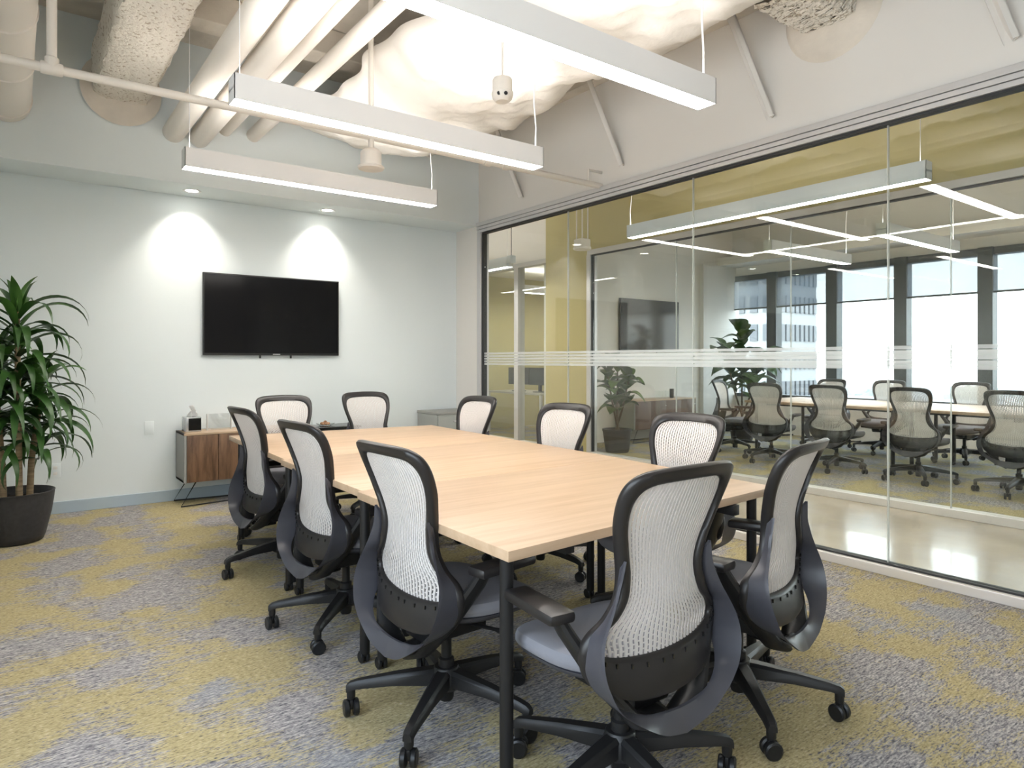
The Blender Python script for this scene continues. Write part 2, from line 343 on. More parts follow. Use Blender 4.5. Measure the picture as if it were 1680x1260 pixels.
# second room shell
WX = 10.7
struct('wall_room', MB().box(HX + 0.12, WX + 0.2, 7.55, 7.65, 0, ZC), 'white_paint', 'off-white end wall of the second meeting room behind its television')
struct('wall_window', MB().box(WX, WX + 0.2, -2.2, 7.55, 2.82, ZC).box(WX, WX + 0.2, -2.2, 7.55, 0, 0.62), 'white_paint', 'wall above and below the far windows')
struct('trim_3', box(10.2, WX, -2.2, 7.55, 2.98, 3.12), 'white_paint', 'off-white soffit above the far windows')
struct('trim_4', box(9.75, WX, 7.47, 7.55, 0, 2.98), 'white_paint', 'off-white corner column beside the far windows')
win5 = empty('window_5', (WX, 0, 0.62), label='window wall of the second meeting room with dark mullions', kind='structure')
MY = [7.47, 6.70, 5.63, 4.58, 3.49, 2.43, 1.37, 0.31, -0.75, -1.81]
box(-0.03, 0.12, -2.2, 7.47, 2.10, 2.20).build('window_frame', 'mullion', win5, False)
box(-0.03, 0.12, -2.2, 7.47, 0.0, 0.06).build('window_frame', 'mullion', win5, False)
for y in MY[1:]: box(-0.09, 0.10, y - 0.09, y + 0.09, 0.0, 2.20, 0.004).build('mullion', 'mullion', win5, False)
for a, b in zip(MY[:-1], MY[1:]):
    aa = a if a == 7.47 else a - 0.09
    box(0.05, 0.058, b + 0.09, aa, 0.06, 2.10).build('pane', 'clear_glass', win5, False)
    tag(MB().box(WX - 0.052, WX - 0.050, b + 0.09, aa, 2.22, 2.72).build('roller_shade', 'shade_fabric', None, False), None)
shades = [o for o in COL.objects if o.name.startswith('roller_shade')]
words_ = ['beside the corner column', 'second from the corner column', 'third from the corner column', 'fourth from the corner column', 'fifth from the corner column', 'sixth from the corner column', 'seventh from the corner column', 'eighth from the corner column', 'ninth from the corner column']
for o, wd in zip(shades, words_):
    tag(o, 'dark screen roller shade half drawn over the far window, ' + wd, 'shade', 'roller shades on the far windows')
    x0 = [v.co.y for v in o.data.vertices]
    box(WX - 0.060, WX - 0.042, min(x0), max(x0), 2.195, 2.222).build('hem_bar', 'mullion', o, False)
# yellow office
struct('wall_office', MB().box(HX + 0.12, 10.5, 10.4, 10.5, 0, 2.9).box(8.9, 9.0, 7.65, 10.4, 0, 2.9), 'yellow_paint', 'mustard yellow walls of the small office')
struct('ceiling_office', box(HX + 0.12, 10.5, 7.65, 12.5, 2.86, 2.9), 'white_paint', 'white ceiling of the small yellow office')

# ------------------------------------------------------------------ city outside
def far_tower(name, x, y, wx, wy, z0, z1, nc, rows, cw, rh, label):
    r = empty(name, (x, y, z0), label=label, cat='building')
    box(0, wx, -wy / 2, wy / 2, 0, z1 - z0).build('wall', 'tower', r, False)
    src = None
    for i in range(nc):
        for j in range(rows):
            if src is None:
                src = box(-0.25, 0.05, -cw * 0.28, cw * 0.28, 0, rh * 0.58).build('window_pane', 'tower_glass', r, False); o = src
            else:
                o = src.copy(); COL.objects.link(o); o.parent = r
            o.location = (0, -wy / 2 + (i + 0.5) * wy / nc, z1 - z0 - (j + 1) * rh)
    side = box(-wx / 18 * .62, wx / 18 * .62, -.25, .05, 0, rh * 0.58).build('window_pane', 'tower_glass', r, False)
    for i in range(9):
        for j in range(rows):
            o = side if i + j == 0 else side.copy()
            if o is not side: COL.objects.link(o); o.parent = r
            o.location = ((i + 0.5) * wx / 9, -wy / 2, z1 - z0 - (j + 1) * rh)
    return r
far_tower('office_tower', 78, 53.6, 10, 9.6, -30, 26, 5, 9, 1.9, 3.7, 'white office tower with a grid of windows beyond the far windows')
lb = empty('low_building', (70, 18, -14), label='long low pale building with two dark window bands', cat='building')
box(0, 12, -22, 26, 0, 11.0).build('wall', 'far_wall', lb, False)
for j in range(2):
    for i in range(11): box(-0.3, 0.1, -21 + i * 4.3, -21 + i * 4.3 + 3.4, 7.4 + j * 1.9, 8.2 + j * 1.9).build('window_band', 'far_dark', lb, False)
tl = MB()
for k in range(60):
    yy = -150 + k * 8 + RS.uniform(-3, 3); rr = RS.uniform(2.2, 4.2); xx = 190 + RS.uniform(-25, 25)
    for q in range(3):
        a = RS.uniform(-1, 1, 3); tl.lathe([(0.01, -rr), (rr * .75, -rr * .6), (rr, 0), (rr * .7, rr * .65), (0.01, rr)], 8, (xx + a[0] * 3, yy + a[1] * 4, -12 + rr * .5 + a[2] * 2))
tag(tl.build('treetops', 'far_green'), 'pale hazy treetops on the horizon beyond the far windows', 'trees', None, 'stuff')
struct('ground', box(14, 900, -700, 900, -31, -30), 'far_ground', 'pale ground far below the windows')

# ------------------------------------------------------------------ mesh-back task chair (local: faces +Y, origin on the floor under the column)
def spline(pts, n):
    P = np.array(pts, float); m = len(P); out = []
    t = np.linspace(0, m - 1, n)
    for q in t:
        i = min(int(q), m - 2); u = q - i
        p0 = P[max(i - 1, 0)]; p1 = P[i]; p2 = P[i + 1]; p3 = P[min(i + 2, m - 1)]
        out.append(0.5 * ((2 * p1) + (-p0 + p2) * u + (2 * p0 - 5 * p1 + 4 * p2 - p3) * u * u + (-p0 + 3 * p1 - 3 * p2 + p3) * u ** 3))
    return np.array(out)
YZ = np.array([(.24, -.225), (.28, -.228), (.32, -.215), (.36, -.195), (.40, -.176), (.45, -.166), (.50, -.168), (.56, -.174), (.63, -.175), (.70, -.173), (.77, -.184), (.85, -.210), (.94, -.250), (1.02, -.293)])
_yz = spline(YZ, 200)
def ybk(z): return float(np.interp(z, _yz[:, 0], _yz[:, 1]))
def curv(z): return float(np.interp(z, [.34, .42, .55, .68, .8, 1.0], [.0, .036, .044, .040, .036, .042]))
def YS(x, z): return ybk(z) + curv(z) * min((abs(x) / .24) ** 2, 1.2)
OUT = [(0, 1.004), (.095, 1.002), (.160, .996), (.199, .980), (.216, .95), (.217, .905), (.207, .845), (.186, .775), (.171, .705), (.180, .645), (.213, .592), (.251, .556), (.272, .515), (.268, .465), (.234, .412), (.135, .374), (0, .362)]
INN = [(0, .961), (.08, .959), (.13, .954), (.164, .939), (.180, .912), (.182, .88), (.173, .83), (.152, .768), (.137, .705), (.144, .645), (.174, .594), (.213, .560), (.234, .528), (.225, .503), (.175, .484), (.09, .475), (0, .472)]
NH = 60
def ring(h):
    a = spline(h, NH); b = a[1:-1][::-1].copy(); b[:, 0] *= -1
    return np.vstack([a, b])
RO, RI = ring(OUT), ring(INN)

def build_chair():
    root = empty('task_chair')
    # back frame: closed loop, rounded section between inner and outer outline
    prof = [(0.0, .004), (.12, .011), (.5, .013), (.88, .011), (1.0, .003), (1.0, -.008), (.86, -.019), (.5, -.022), (.14, -.018), (0.0, -.008)]
    mb = MB(); n = len(RO); v = []; f = []; k = len(prof)
    for i in range(n):
        for s_, dy in prof:
            x, z = RI[i] * (1 - s_) + RO[i] * s_
            v.append((x, YS(x, z) + dy, z))
    for i in range(n):
        j = (i + 1) % n
        for q in range(k): f.append((i * k + q, i * k + (q + 1) % k, j * k + (q + 1) % k, j * k + q))
    fr = mb.add(v, f).build('back_frame', 'frame_plastic', root, True, 60)
    # row of small slots that hold the net, along the bottom of the frame
    sl = MB()
    for i in range(n):
        x, z = RI[i] * .80 + RO[i] * .20
        if z < .53 and i % 2 == 0: sl.box(x - .0025, x + .0025, YS(x, z) - .0235, YS(x, z) - .018, z - .006, z + .006)
    sl.build('net_clips', 'black_gloss', fr, False)['kind'] = 'stuff'
    # elastomer net: vertical ribs joined by short webs, real holes between
    wi = spline(INN, 400)
    zs = wi[:, 1][::-1]; xs = wi[:, 0][::-1]
    side = [(x, z) for x, z in INN[3:14]]; sd = spline(side, 200)
    def hw(z): return float(np.interp(z, sd[:, 1][::-1], sd[:, 0][::-1])) + .004
    top = spline(INN[:4], 60); bot = spline(INN[12:], 60)[::-1]
    def zt(u): return float(np.interp(abs(u) * .168, top[:, 0], top[:, 1])) + .004
    def zb(u): return float(np.interp(abs(u) * .231, bot[:, 0], bot[:, 1])) - .004
    def P(u, t, dy):
        z = zb(u) + (zt(u) - zb(u)) * t; x = u * hw(z)
        return (x, YS(x, z) + dy, z)
    NR, NV, NW = 27, 46, 30
    net = MB(); pitch = 2.0 / NR
    for r in range(NR):
        uc = -1 + pitch * (r + .5)
        vv = []; ff = []
        for j in range(NV + 1):
            t = j / NV; wd = pitch * (0.25 + .08 * t)
            vv += [P(uc - wd, t, .002), P(uc + wd, t, .002), P(uc + wd, t, -.002), P(uc - wd, t, -.002)]
        for j in range(NV):
            for q in range(4): ff.append((j * 4 + q, j * 4 + (q + 1) % 4, j * 4 + 4 + (q + 1) % 4, j * 4 + 4 + q))
        net.add(vv, ff)
    for r in range(NR - 1):
        u0 = -1 + pitch * (r + .5) + pitch * .26; u1 = u0 + pitch * .48
        for j in range(NW):
            t = (j + .5 * (r % 2)) / NW; dt = .30 / NW
            a, b, c, d = P(u0, t, 0), P(u1, t, 0), P(u1, min(t + dt, 1), 0), P(u0, min(t + dt, 1), 0)
            net.add([a, b, c, d], [(0, 1, 2, 3)])
    net.build('back_net', 'net', root, False)
    # flared lower shell with the crescent opening under the frame
    I = [(.173, .730), (.182, .66), (.212, .60), (.249, .558), (.265, .512), (.263, .462), (.232, .396), (.145, .350), (.068, .336), (0, .332)]
    O = [(.176, .752), (.194, .680), (.226, .615), (.260, .560), (.277, .505), (.270, .448), (.236, .388), (.155, .330), (.082, .292), (0, .272)]
    a = spline(I, 50); b = spline(O, 50)
    a = np.vstack([a, (a[:-1] * [-1, 1])[::-1]]); b = np.vstack([b, (b[:-1] * [-1, 1])[::-1]])
    v = []; f = []; ST = 6
    def YO(x, z): return float(np.interp(z, [.26, .30, .35, .40, .45, .50, .56, .62, .68, .76], [-.238, -.250, -.252, -.246, -.236, -.222, -.205, -.195, -.188, -.192])) + .012 * min((abs(x) / .25) ** 2, 1)
    n = len(a)
    for i in range(n):
        for sgn in (0, 1):
            for q in range(ST + 1):
                x, z = a[i] * (1 - q / ST) + b[i] * (q / ST)
                e_ = q / ST; yi = YS(a[i][0], a[i][1]) - .012; yo = YO(b[i][0], b[i][1])
                v.append((x, yi + (yo - yi) * (e_ * 1.35 - .35 * e_ * e_) - (.010 if sgn else 0), z))
    W = 2 * (ST + 1)
    for i in range(n - 1):
        for q in range(ST):
            f.append((i * W + q, i * W + q + 1, (i + 1) * W + q + 1, (i + 1) * W + q))
            f.append((i * W + ST + 1 + q, (i + 1) * W + ST + 1 + q, (i + 1) * W + ST + 2 + q, i * W + ST + 2 + q))
        f.append((i * W, (i + 1) * W, (i + 1) * W + ST + 1, i * W + ST + 1)); f.append((i * W + ST, i * W + 2 * ST + 1, (i + 1) * W + 2 * ST + 1, (i + 1) * W + ST))
    sh = MB().add(v, f).build('back_shell', 'shell_plastic', root, True, 50)
    sp = MB()
    for sx_ in (1,):
        pr = [(0, -.195, .300), (0, -.17, .278), (0, -.05, .285)]
        sp.tube(pr, [.034, .042, .046], 10, False, (1.0, .38))
    sp.build('spine', 'black_plastic', root)
    # seat
    def sup(hw_, hd, cy, n_=48, e=2.6):
        o = []
        for q in range(n_):
            t = 2 * PI * q / n_; c, s_ = math.cos(t), math.sin(t)
            o.append((hw_ * math.copysign(abs(c) ** (2 / e), c), cy + hd * math.copysign(abs(s_) ** (2 / e), s_)))
        return o
    def slab(levels, cy):
        v = []; f = []; n_ = 48
        for sc, z in levels:
            for x, y in sup(0.25 * sc, .222 * sc, cy):
                dz = -.035 * max(0, (y - .115) / .20) ** 2 + .012 * (x / .25) ** 2
                v.append((x, y, z + dz))
        for i in range(len(levels) - 1):
            for q in range(n_): f.append((i * n_ + q, i * n_ + (q + 1) % n_, (i + 1) * n_ + (q + 1) % n_, (i + 1) * n_ + q))
        f.append(tuple(range(n_))[::-1]); f.append(tuple((len(levels) - 1) * n_ + q for q in range(n_)))
        return MB().add(v, f)
    slab([(.90, .405), (.97, .408), (1.0, .420), (1.0, .436), (.975, .450), (.93, .456), (.7, .456), (.35, .452), (.05, .451)], .095).build('seat', 'seat_fabric', root)
    slab([(.55, .362), (.80, .376), (.95, .394), (.975, .406), (.5, .407)], .085).build('seat_pan', 'shell_plastic', root)
    mech = MB().box(-.075, .075, -.13, .13, .295, .365, .012).box(-.05, .05, .08, .19, .315, .36, .01)
    mech.tube([(.05, .05, .33), (.20, .07, .345), (.245, .07, .35)], [.008, .007, .012], 8)
    mech.build('mechanism', 'black_plastic', root)
    # arms: flat post rising from the mechanism, slim pad on top
    for s_ in (-1, 1):
        ap = MB().tube([(s_ * .04, -.175, .275), (s_ * .12, -.170, .310), (s_ * .20, -.125, .41), (s_ * .272, -.06, .55), (s_ * .288, -.045, .588)], [.036, .044, .044, .042, .038], 12, False, (1.0, .5)).build('arm_post', 'black_plastic', root)
        m4 = Matrix.Translation((s_ * .296, .025, .602)) @ Matrix.Rotation(s_ * .10, 4, 'Z')
        MB().box(-.042, .042, -.125, .125, -.018, .016, .013, m4).build('arm_pad', 'frame_plastic', ap)
    MB().lathe([(.0, .05), (.024, .05), (.028, .06), (.028, .20), (.019, .205), (.019, .30)], 20).build('gas_column', 'black_plastic', root)
    MB().lathe([(.0, .095), (.05, .095), (.058, .105), (.056, .150), (.042, .172), (.0, .172)], 24).build('base_hub', 'black_plastic', root)
    # five legs, each with a twin caster
    leg0 = None
    for k in range(5):
        if leg0 is None:
            lg = MB(); v = []; f = []
            for r_, zt_, zb_, hw_ in ((.02, .168, .112, .030), (.06, .165, .112, .030), (.19, .150, .112, .024), (.315, .130, .102, .019), (.345, .122, .095, .018), (.358, .112, .088, .015)):
                v += [(-hw_, r_, zb_), (hw_, r_, zb_), (hw_ * .98, r_, zt_ - .010), (hw_ * .6, r_, zt_), (-hw_ * .6, r_, zt_), (-hw_ * .98, r_, zt_ - .010)]
            for i in range(5):
                for q in range(6): f.append((i * 6 + q, i * 6 + (q + 1) % 6, i * 6 + 6 + (q + 1) % 6, i * 6 + 6 + q))
            f.append((5, 4, 3, 2, 1, 0)); f.append(tuple(30 + q for q in range(6)))
            lg.add(v, f); lg.lathe([(.014, .062), (.016, .07), (.016, .10)], 12, (0, .342, 0))
            leg0 = lg.build('base_leg', 'black_plastic', root, True, 40)
            cs = MB()
            for sx_ in (-1, 1):
                cs.lathe([(.0, -.009), (.024, -.010), (.030, -.006), (.030, .006), (.026, .010), (.0, .009)], 20, (sx_ * .0165, 0, .030), 'X')
            cs.box(-.006, .006, -.014, .012, .026, .060, .003)
            c0 = cs.build('caster', 'wheel', leg0); c0.location = (0, .342, 0)
            lg_ = leg0
        else:
            lg_ = leg0.copy(); COL.objects.link(lg_); lg_.parent = root
            c1 = c0.copy(); COL.objects.link(c1); c1.parent = lg_
        lg_.rotation_euler = (0, 0, 2 * PI * k / 5)
    return root

CH = build_chair()
CHG = 'chairs around the maple table'
used = [False]
def put_chair(x, y, az, base, label, group):
    if not used[0]: o = CH; used[0] = True
    else: o = copy_tree(CH, None)
    o.location = (x, y, 0); o.rotation_euler = (0, 0, -math.radians(az)); tag(o, label, 'chair', group)
    rr = random.Random(int(x * 977 + y * 131)); k = 0
    for c in o.children:
        if c.name.startswith('base_leg'):
            c.rotation_euler = (0, 0, math.radians(base + az) + 2 * PI * k / 5); k += 1   # base is set in room axes
            for q in c.children: q.rotation_euler = (0, 0, rr.uniform(-PI, PI))
    return o
CHAIRS = [
    (1.338, 4.21, 86, 30, 'grey mesh task chair at the left side of the maple table, nearest the walnut credenza'),
    (1.298, 3.105, 85, 65, 'middle grey mesh task chair of the three along the left side of the maple table'),
    (1.262, 2.10, 87, 57, 'grey mesh task chair at the left side of the maple table, nearest the camera'),
    (1.463, 1.425, 0, 26, 'large foreground mesh task chair seen from behind at the near end of the maple table'),
    (2.168, 1.505, -13, 70, 'mesh task chair in profile at the near right corner of the maple table'),
    (2.65, 4.30, -94, 10, 'mesh task chair on the glass side of the maple table, farthest from the camera'),
    (2.61, 3.22, -97, 40, 'mesh task chair on the glass side of the maple table, middle of three'),
    (2.58, 2.23, -95, 60, 'mesh task chair on the glass side of the maple table, behind the foreground chair'),
    (1.70, 5.08, 181, 20, 'mesh task chair at the far end of the maple table, in front of the credenza'),
    (2.47, 5.25, 180, 50, 'mesh task chair at the far end of the maple table, right of the glass vase'),
]
for c in CHAIRS: put_chair(*c[:4], c[4], CHG)
G2 = 'chairs around the table behind the glass'
CHAIRS2 = [
    (7.70, 4.86, 80, 10, 'mesh task chair behind the glass with its back to us, nearest the fig plants'),
    (7.70, 4.02, 88, 30, 'mesh task chair behind the glass with its back to us, second from the fig plants'),
    (7.70, 3.14, 90, 50, 'mesh task chair behind the glass with its back to us, third from the fig plants'),
    (7.66, 2.24, 90, 20, 'mesh task chair behind the glass, cut by the right picture edge'),
    (8.20, 5.75, 165, 15, 'mesh task chair behind the glass at the left end of the table, seen side on'),
    (9.60, 5.20, -90, 0, 'mesh task chair at the window side of the far table, left of three'),
    (9.60, 4.38, -90, 25, 'mesh task chair at the window side of the far table, middle of three'),
    (9.60, 3.38, -90, 40, 'mesh task chair at the window side of the far table, right of three'),
]
for c in CHAIRS2: put_chair(*c[:4], c[4], G2)

# ------------------------------------------------------------------ tables
def table(poly, legs, label, group, zt=.74, caster=True, wood='maple'):
    cx = sum(p[0] for p in poly) / 4; cy = sum(p[1] for p in poly) / 4
    r = empty('conference_table', (cx, cy, 0), label=label, cat='table', group=group)
    lp = [(x - cx, y - cy) for x, y in poly]
    MB().prism(lp, zt - .032, zt, .0025).build('tabletop', wood, r, True, 30)
    src = None
    for lx, ly in legs:
        g = MB().lathe([(.0, .045), (.021, .045), (.021, zt - .034)], 16).build('leg', 'table_leg', r); g.location = (lx - cx, ly - cy, 0)
        c = MB()
        for q in (-1, 1): c.lathe([(.0, -.008), (.020, -.008), (.025, -.004), (.025, .004), (.020, .008), (.0, .008)], 16, (q * .012, .012, .025), 'X')
        c.lathe([(.009, .03), (.012, .05)], 10)
        c.build('caster', 'wheel', g)
    xs = [l[0] - cx for l in legs]; ys = [l[1] - cy for l in legs]
    x0, x1, y0, y1 = min(xs), max(xs), min(ys), max(ys)
    for x in (x0 + .25, x1 - .25):
        box(x - .02, x + .02, y0, y1, zt - .075, zt - .034, .003).build('side_rail', 'table_leg', r)
    box(x0, x1, -.03, .03, zt - .085, zt - .034, .003).build('cross_rail', 'table_leg', r)
    return r
TG = 'maple tables pushed together'
table([(1.12, 1.525), (2.614, 1.633), (2.68, 2.598), (1.135, 2.598)], [(1.168, 1.60), (2.545, 1.70), (2.50, 2.572), (1.225, 2.55)], 'near third of the maple conference table, beside the foreground chair', TG)
table([(1.155, 2.601), (2.69, 2.601), (2.735, 3.678), (1.165, 3.678)], [(1.19, 2.645), (2.49, 2.645), (2.60, 3.62), (1.25, 3.62)], 'middle third of the maple conference table', TG)
table([(1.185, 3.681), (2.74, 3.681), (2.79, 4.88), (1.235, 5.06)], [(1.225, 3.72), (2.62, 3.72), (2.68, 4.80), (1.29, 4.95)], 'far third of the maple conference table, nearest the television', TG)
table([(7.95, 3.45), (9.30, 3.45), (9.30, 5.42), (7.95, 5.42)], [(8.05, 3.55), (9.2, 3.55), (9.2, 5.3), (8.05, 5.3)], 'meeting table behind the glass, half nearest the fig plants', 'tables in the second meeting room')
table([(7.95, 1.30), (9.30, 1.30), (9.30, 3.447), (7.95, 3.447)], [(8.05, 1.4), (9.2, 1.4), (9.2, 3.35), (8.05, 3.35)], 'meeting table behind the glass, half at the right picture edge', 'tables in the second meeting room')

# ------------------------------------------------------------------ television
def tv(x0, x1, z0, z1, y, label):
    r = empty('television', ((x0 + x1) / 2, y, z0), label=label, cat='television', group='wall televisions')
    w_, h_ = (x1 - x0) / 2, z1 - z0
    box(-w_, w_, -.055, -.02, 0, h_, .004).build('housing', 'bezel', r, False)
    box(-w_ + .012, w_ - .012, -.0565, -.055, .022, h_ - .012).build('screen', 'screen', r, False)
    box(-.25, .25, -.02, 0, h_ * .3, h_ * .7).build('wall_mount', 'bezel', r, False)
    for sx_ in (-.14, .16): MB().box(sx_ - .008, sx_ + .008, -.05, -.035, -.028, .002, .003).build('mount_foot', 'bezel', r)
    box(-.02, .05, -.0572, -.0565, .008, .014).build('badge', 'plate_white', r, False)
    return r
tv(1.405, 2.722, 1.327, 2.100, BY, 'black flat television on the mint wall')
tv(7.70, 9.12, 1.43, 2.27, 7.55, 'black flat television behind the glass in the second meeting room')

# ------------------------------------------------------------------ linear pendant lights
def pendant(p0, p1, zb, label, group, height=.132, width=.115, body='pendant_white', wires=(.02,), up=True):
    p0 = Vector((*p0, 0)); p1 = Vector((*p1, 0)); L_ = (p1 - p0).length; c = (p0 + p1) / 2
    a = math.atan2(p1.y - p0.y, p1.x - p0.x)
    r = empty('pendant_light', (c.x, c.y, zb), a, label=label, cat='light', group=group); h = L_ / 2; w_ = width / 2
    MB().box(-h, h, -w_, -w_ + .004, 0, height).box(-h, h, w_ - .004, w_, 0, height).box(-h, -h + .004, -w_, w_, 0, height).box(h - .004, h, -w_, w_, 0, height).box(-h, h, -w_ + .004, w_ - .004, height * .45, height * .5).build('housing', body, r, False)
    box(-h + .004, h - .004, -w_ + .004, w_ - .004, .002, .006).build('diffuser', 'pendant_glow', r, False)
    if up: box(-h + .01, h - .01, -w_ + .01, w_ - .01, height - .012, height - .008).build('uplight_lens', 'pendant_uplight', r, False)
    for t in wires:
        x = -h + 2 * h * t
        MB().tube([(x, 0, height * .5), (x, 0, ZC - zb)], .0025, 6).build('suspension_wire', 'pendant_white', r)
    xe = h - .02
    MB().tube([(xe, .01, height * .5), (xe + .008, .012, height + .15), (xe - .012, .008, height + .32), (xe - .004, .01, height + .46), (xe, 0, height + .6 if zb == 2.60 else ZC - zb)], .005, 6).build('power_cord', 'pendant_white', r)
    return r
PG = 'linear pendants above the maple table'
pendant((.93, 5.03), (2.90, 5.03), 2.60, 'white linear pendant light nearest the television wall', PG)
pendant((.89, 3.60), (2.90, 3.60), 2.60, 'middle white linear pendant light over the maple table', PG)
pendant((.93, 2.20), (2.90, 2.20), 2.60, 'white linear pendant light nearest the camera, cut by the top edge', PG)
pendant((5.2, 2.05), (5.2, 4.92), 2.56, 'long linear pendant light in the corridor in front of the yellow header', 'corridor pendants', .132, .10, 'pendant_silver')
pendant((5.2, 7.05), (5.2, 9.9), 2.50, 'linear pendant light at the far end of the corridor left of the yellow pillar', 'corridor pendants', .132, .10, 'pendant_silver')
pendant((7.30, 4.66), (9.22, 4.66), 2.60, 'linear pendant over the far table, nearer the fig plants', 'pendants in the second meeting room')
pendant((7.35, 3.36), (9.25, 3.36), 2.60, 'linear pendant over the far table, nearer the right picture edge', 'pendants in the second meeting room')
pendant((7.35, 1.6), (9.25, 1.6), 2.60, 'linear pendant of the second meeting room beyond the right picture edge', 'pendants in the second meeting room')
pendant((7.0, 9.2), (8.6, 9.2), 2.45, 'short linear pendant in the small yellow office', 'office pendants')

# ------------------------------------------------------------------ recessed downlights in the soffit
for x, y, wd in ((1.273, 6.50, 'left'), (2.533, 6.53, 'right')):
    r = empty('recessed_downlight', (x, y, 2.79), label='round recessed downlight in the soffit, above the %s half of the television' % wd, cat='light', group='soffit downlights')
    MB().lathe([(.052, -.002), (.075, -.004), (.078, 0.0), (.052, .0)], 28, cap=False).build('trim_ring', 'pendant_white', r)
    MB().lathe([(.0, -.001), (.052, -.001), (.052, .0)], 28).build('lens', 'lens_glow', r)
    l = bpy.data.lights.new('downlight_beam', 'SPOT'); l.energy = 19; l.spot_size = math.radians(96); l.spot_blend = 1.0; l.shadow_soft_size = .04; l.color = (1, .93, .82)
    lo = bpy.data.objects.new('downlight_beam', l); COL.objects.link(lo); lo.parent = r; lo.location = (0, .03, -.02); lo.rotation_euler = (math.radians(14), 0, 0)

# ------------------------------------------------------------------ ceiling services
def thing_mesh(mb, name, m, label, cat, group=None, **k): return tag(mb.build(name, m, None, **k), label, cat, group)
PX = [(1.085, 3.21, .085), (1.285, 3.20, .082), (1.50, 3.32, .058), (1.74, 3.315, .060)]
PL = ['leftmost of the four round white ceiling pipes', 'second from the left of the four round white ceiling pipes', 'third from the left of the four round white ceiling pipes', 'rightmost of the four round white ceiling pipes']
for (x, z, r_), lb_ in zip(PX, PL):
    thing_mesh(MB().tube([(x, -1.6, z), (x, 6.274, z)], r_, 24), 'ceiling_pipe', 'pipe_paint', lb_, 'pipe', 'round ceiling pipes')
du = empty('round_duct', (-.05, 6.27, 3.215), label='thick round white duct at the upper left picture corner', cat='duct')
MB().tube([(0, -7.8, 0), (0, 0, 0)], .155, 32).build('duct_pipe', 'pipe_paint', du)
for y in (-.12, -.9, -1.7, -2.5, -3.3, -4.1): MB().lathe([(.155, -.012), (.163, -.008), (.163, .008), (.155, .012)], 32, (0, y, 0), 'Y').build('seam_band', 'pipe_paint', du)
def rough_beam(path_box, name, label, seed):
    x0, x1, y0, y1, z0, z1 = path_box; rs = np.random.RandomState(seed)
    along = 'y' if (y1 - y0) > (x1 - x0) else 'x'
    n = 90; secs = []
    L0, L1 = (y0, y1) if along == 'y' else (x0, x1); a0, a1 = (x0, x1) if along == 'y' else (y0, y1)
    base = []
    for t in np.linspace(0, 1, 12)[:-1]: base.append((a0 + (a1 - a0) * t, z0))
    for t in np.linspace(0, 1, 8)[:-1]: base.append((a1, z0 + (z1 - z0) * t))
    for t in np.linspace(0, 1, 8)[:-1]: base.append((a1 - (a1 - a0) * t, z1))
    for t in np.linspace(0, 1, 8)[:-1]: base.append((a0, z1 - (z1 - z0) * t))
    ca, cz = (a0 + a1) / 2, (z0 + z1) / 2; v = []; f = []; m = len(base)
    for i in range(n):
        u = L0 + (L1 - L0) * i / (n - 1)
        for a, z in base:
            ra, rz = (a - ca) / ((a1 - a0) / 2), (z - cz) / ((z1 - z0) / 2); k = 1 / max(1, (abs(ra) ** 6 + abs(rz) ** 6) ** (1 / 6))
            d = rs.uniform(-.014, .014)
            aa, zz = ca + (a - ca) * k + d * np.sign(ra), cz + (z - cz) * k + rs.uniform(-.012, .012)
            v.append((aa, u, zz) if along == 'y' else (u, aa, zz))
    for i in range(n - 1):
        for q in range(m): f.append((i * m + q, i * m + (q + 1) % m, (i + 1) * m + (q + 1) % m, (i + 1) * m + q))
    return thing_mesh(MB().add(v, f), name, 'fireproofing', label, 'beam')
b1 = rough_beam((.49, .91, -1.5, 6.29, 3.38, 3.77), 'fireproofed_beam', 'rough speckled fireproofed beam left of the four pipes', 3)
b2 = rough_beam((3.62, GX + .01, 2.05, 2.42, 3.42, 3.77), 'fireproofed_beam', 'rough speckled fireproofed beam meeting the right header wall', 4)
thing_mesh(MB().lathe([(.0, 0), (.29, 0), (.28, .02), (.24, .035), (.0, .035)], 32, (.70, 6.24, 3.47), 'Y'), 'wall_collar', 'ceiling_paint', 'round plaster collar where the left beam enters the soffit', 'collar')
thing_mesh(MB().lathe([(.0, -.03), (.28, -.03), (.31, -.01), (.32, 0), (.0, 0)], 36, (GX - .001, 2.22, 3.52), 'X'), 'wall_collar', 'ceiling_paint', 'round plaster collar where the right beam enters the header wall', 'collar')
for y in (-.6, 1.2, 3.1, 5.3): thing_mesh(box(-1.0, GX - .12, y, y + .22, 3.78, ZC - .002, .01), 'deck_rib', 'concrete_ceiling', 'concrete deck rib crossing the ceiling, %s from the television wall' % {-.6: 'fourth', 1.2: 'third', 3.1: 'second', 5.3: 'first'}[y], 'beam', 'deck ribs', smooth=False)
# sprinkler main with drop
sp = empty('sprinkler_pipe', (0, 4.30, 2.822), label='thin white sprinkler pipe running across the ceiling with a vertical drop', cat='pipe')
MB().tube([(-.99, 0, 0), (4.18, 0, 0)], .024, 16).build('main_run', 'pipe_paint', sp)
MB().tube([(.16, 0, .0), (.16, 0, ZC - 2.822)], .024, 16).build('riser', 'pipe_paint', sp)
MB().lathe([(.030, -.05), (.033, -.045), (.033, .045), (.030, .05)], 16, (.16, 0, 0), 'X').lathe([(.033, .0), (.033, .055), (.028, .06)], 16, (.16, 0, 0)).build('tee_fitting', 'pipe_paint', sp)
MB().tube([(1.98, 0, 0), (1.98, 0, ZC - 2.822)], .018, 14).build('riser', 'pipe_paint', sp)
for cx_ in (2.95, 3.12): MB().lathe([(.034, -.03), (.034, .03)], 16, (cx_, 0, 0), 'X').build('coupling', 'pipe_paint', sp)
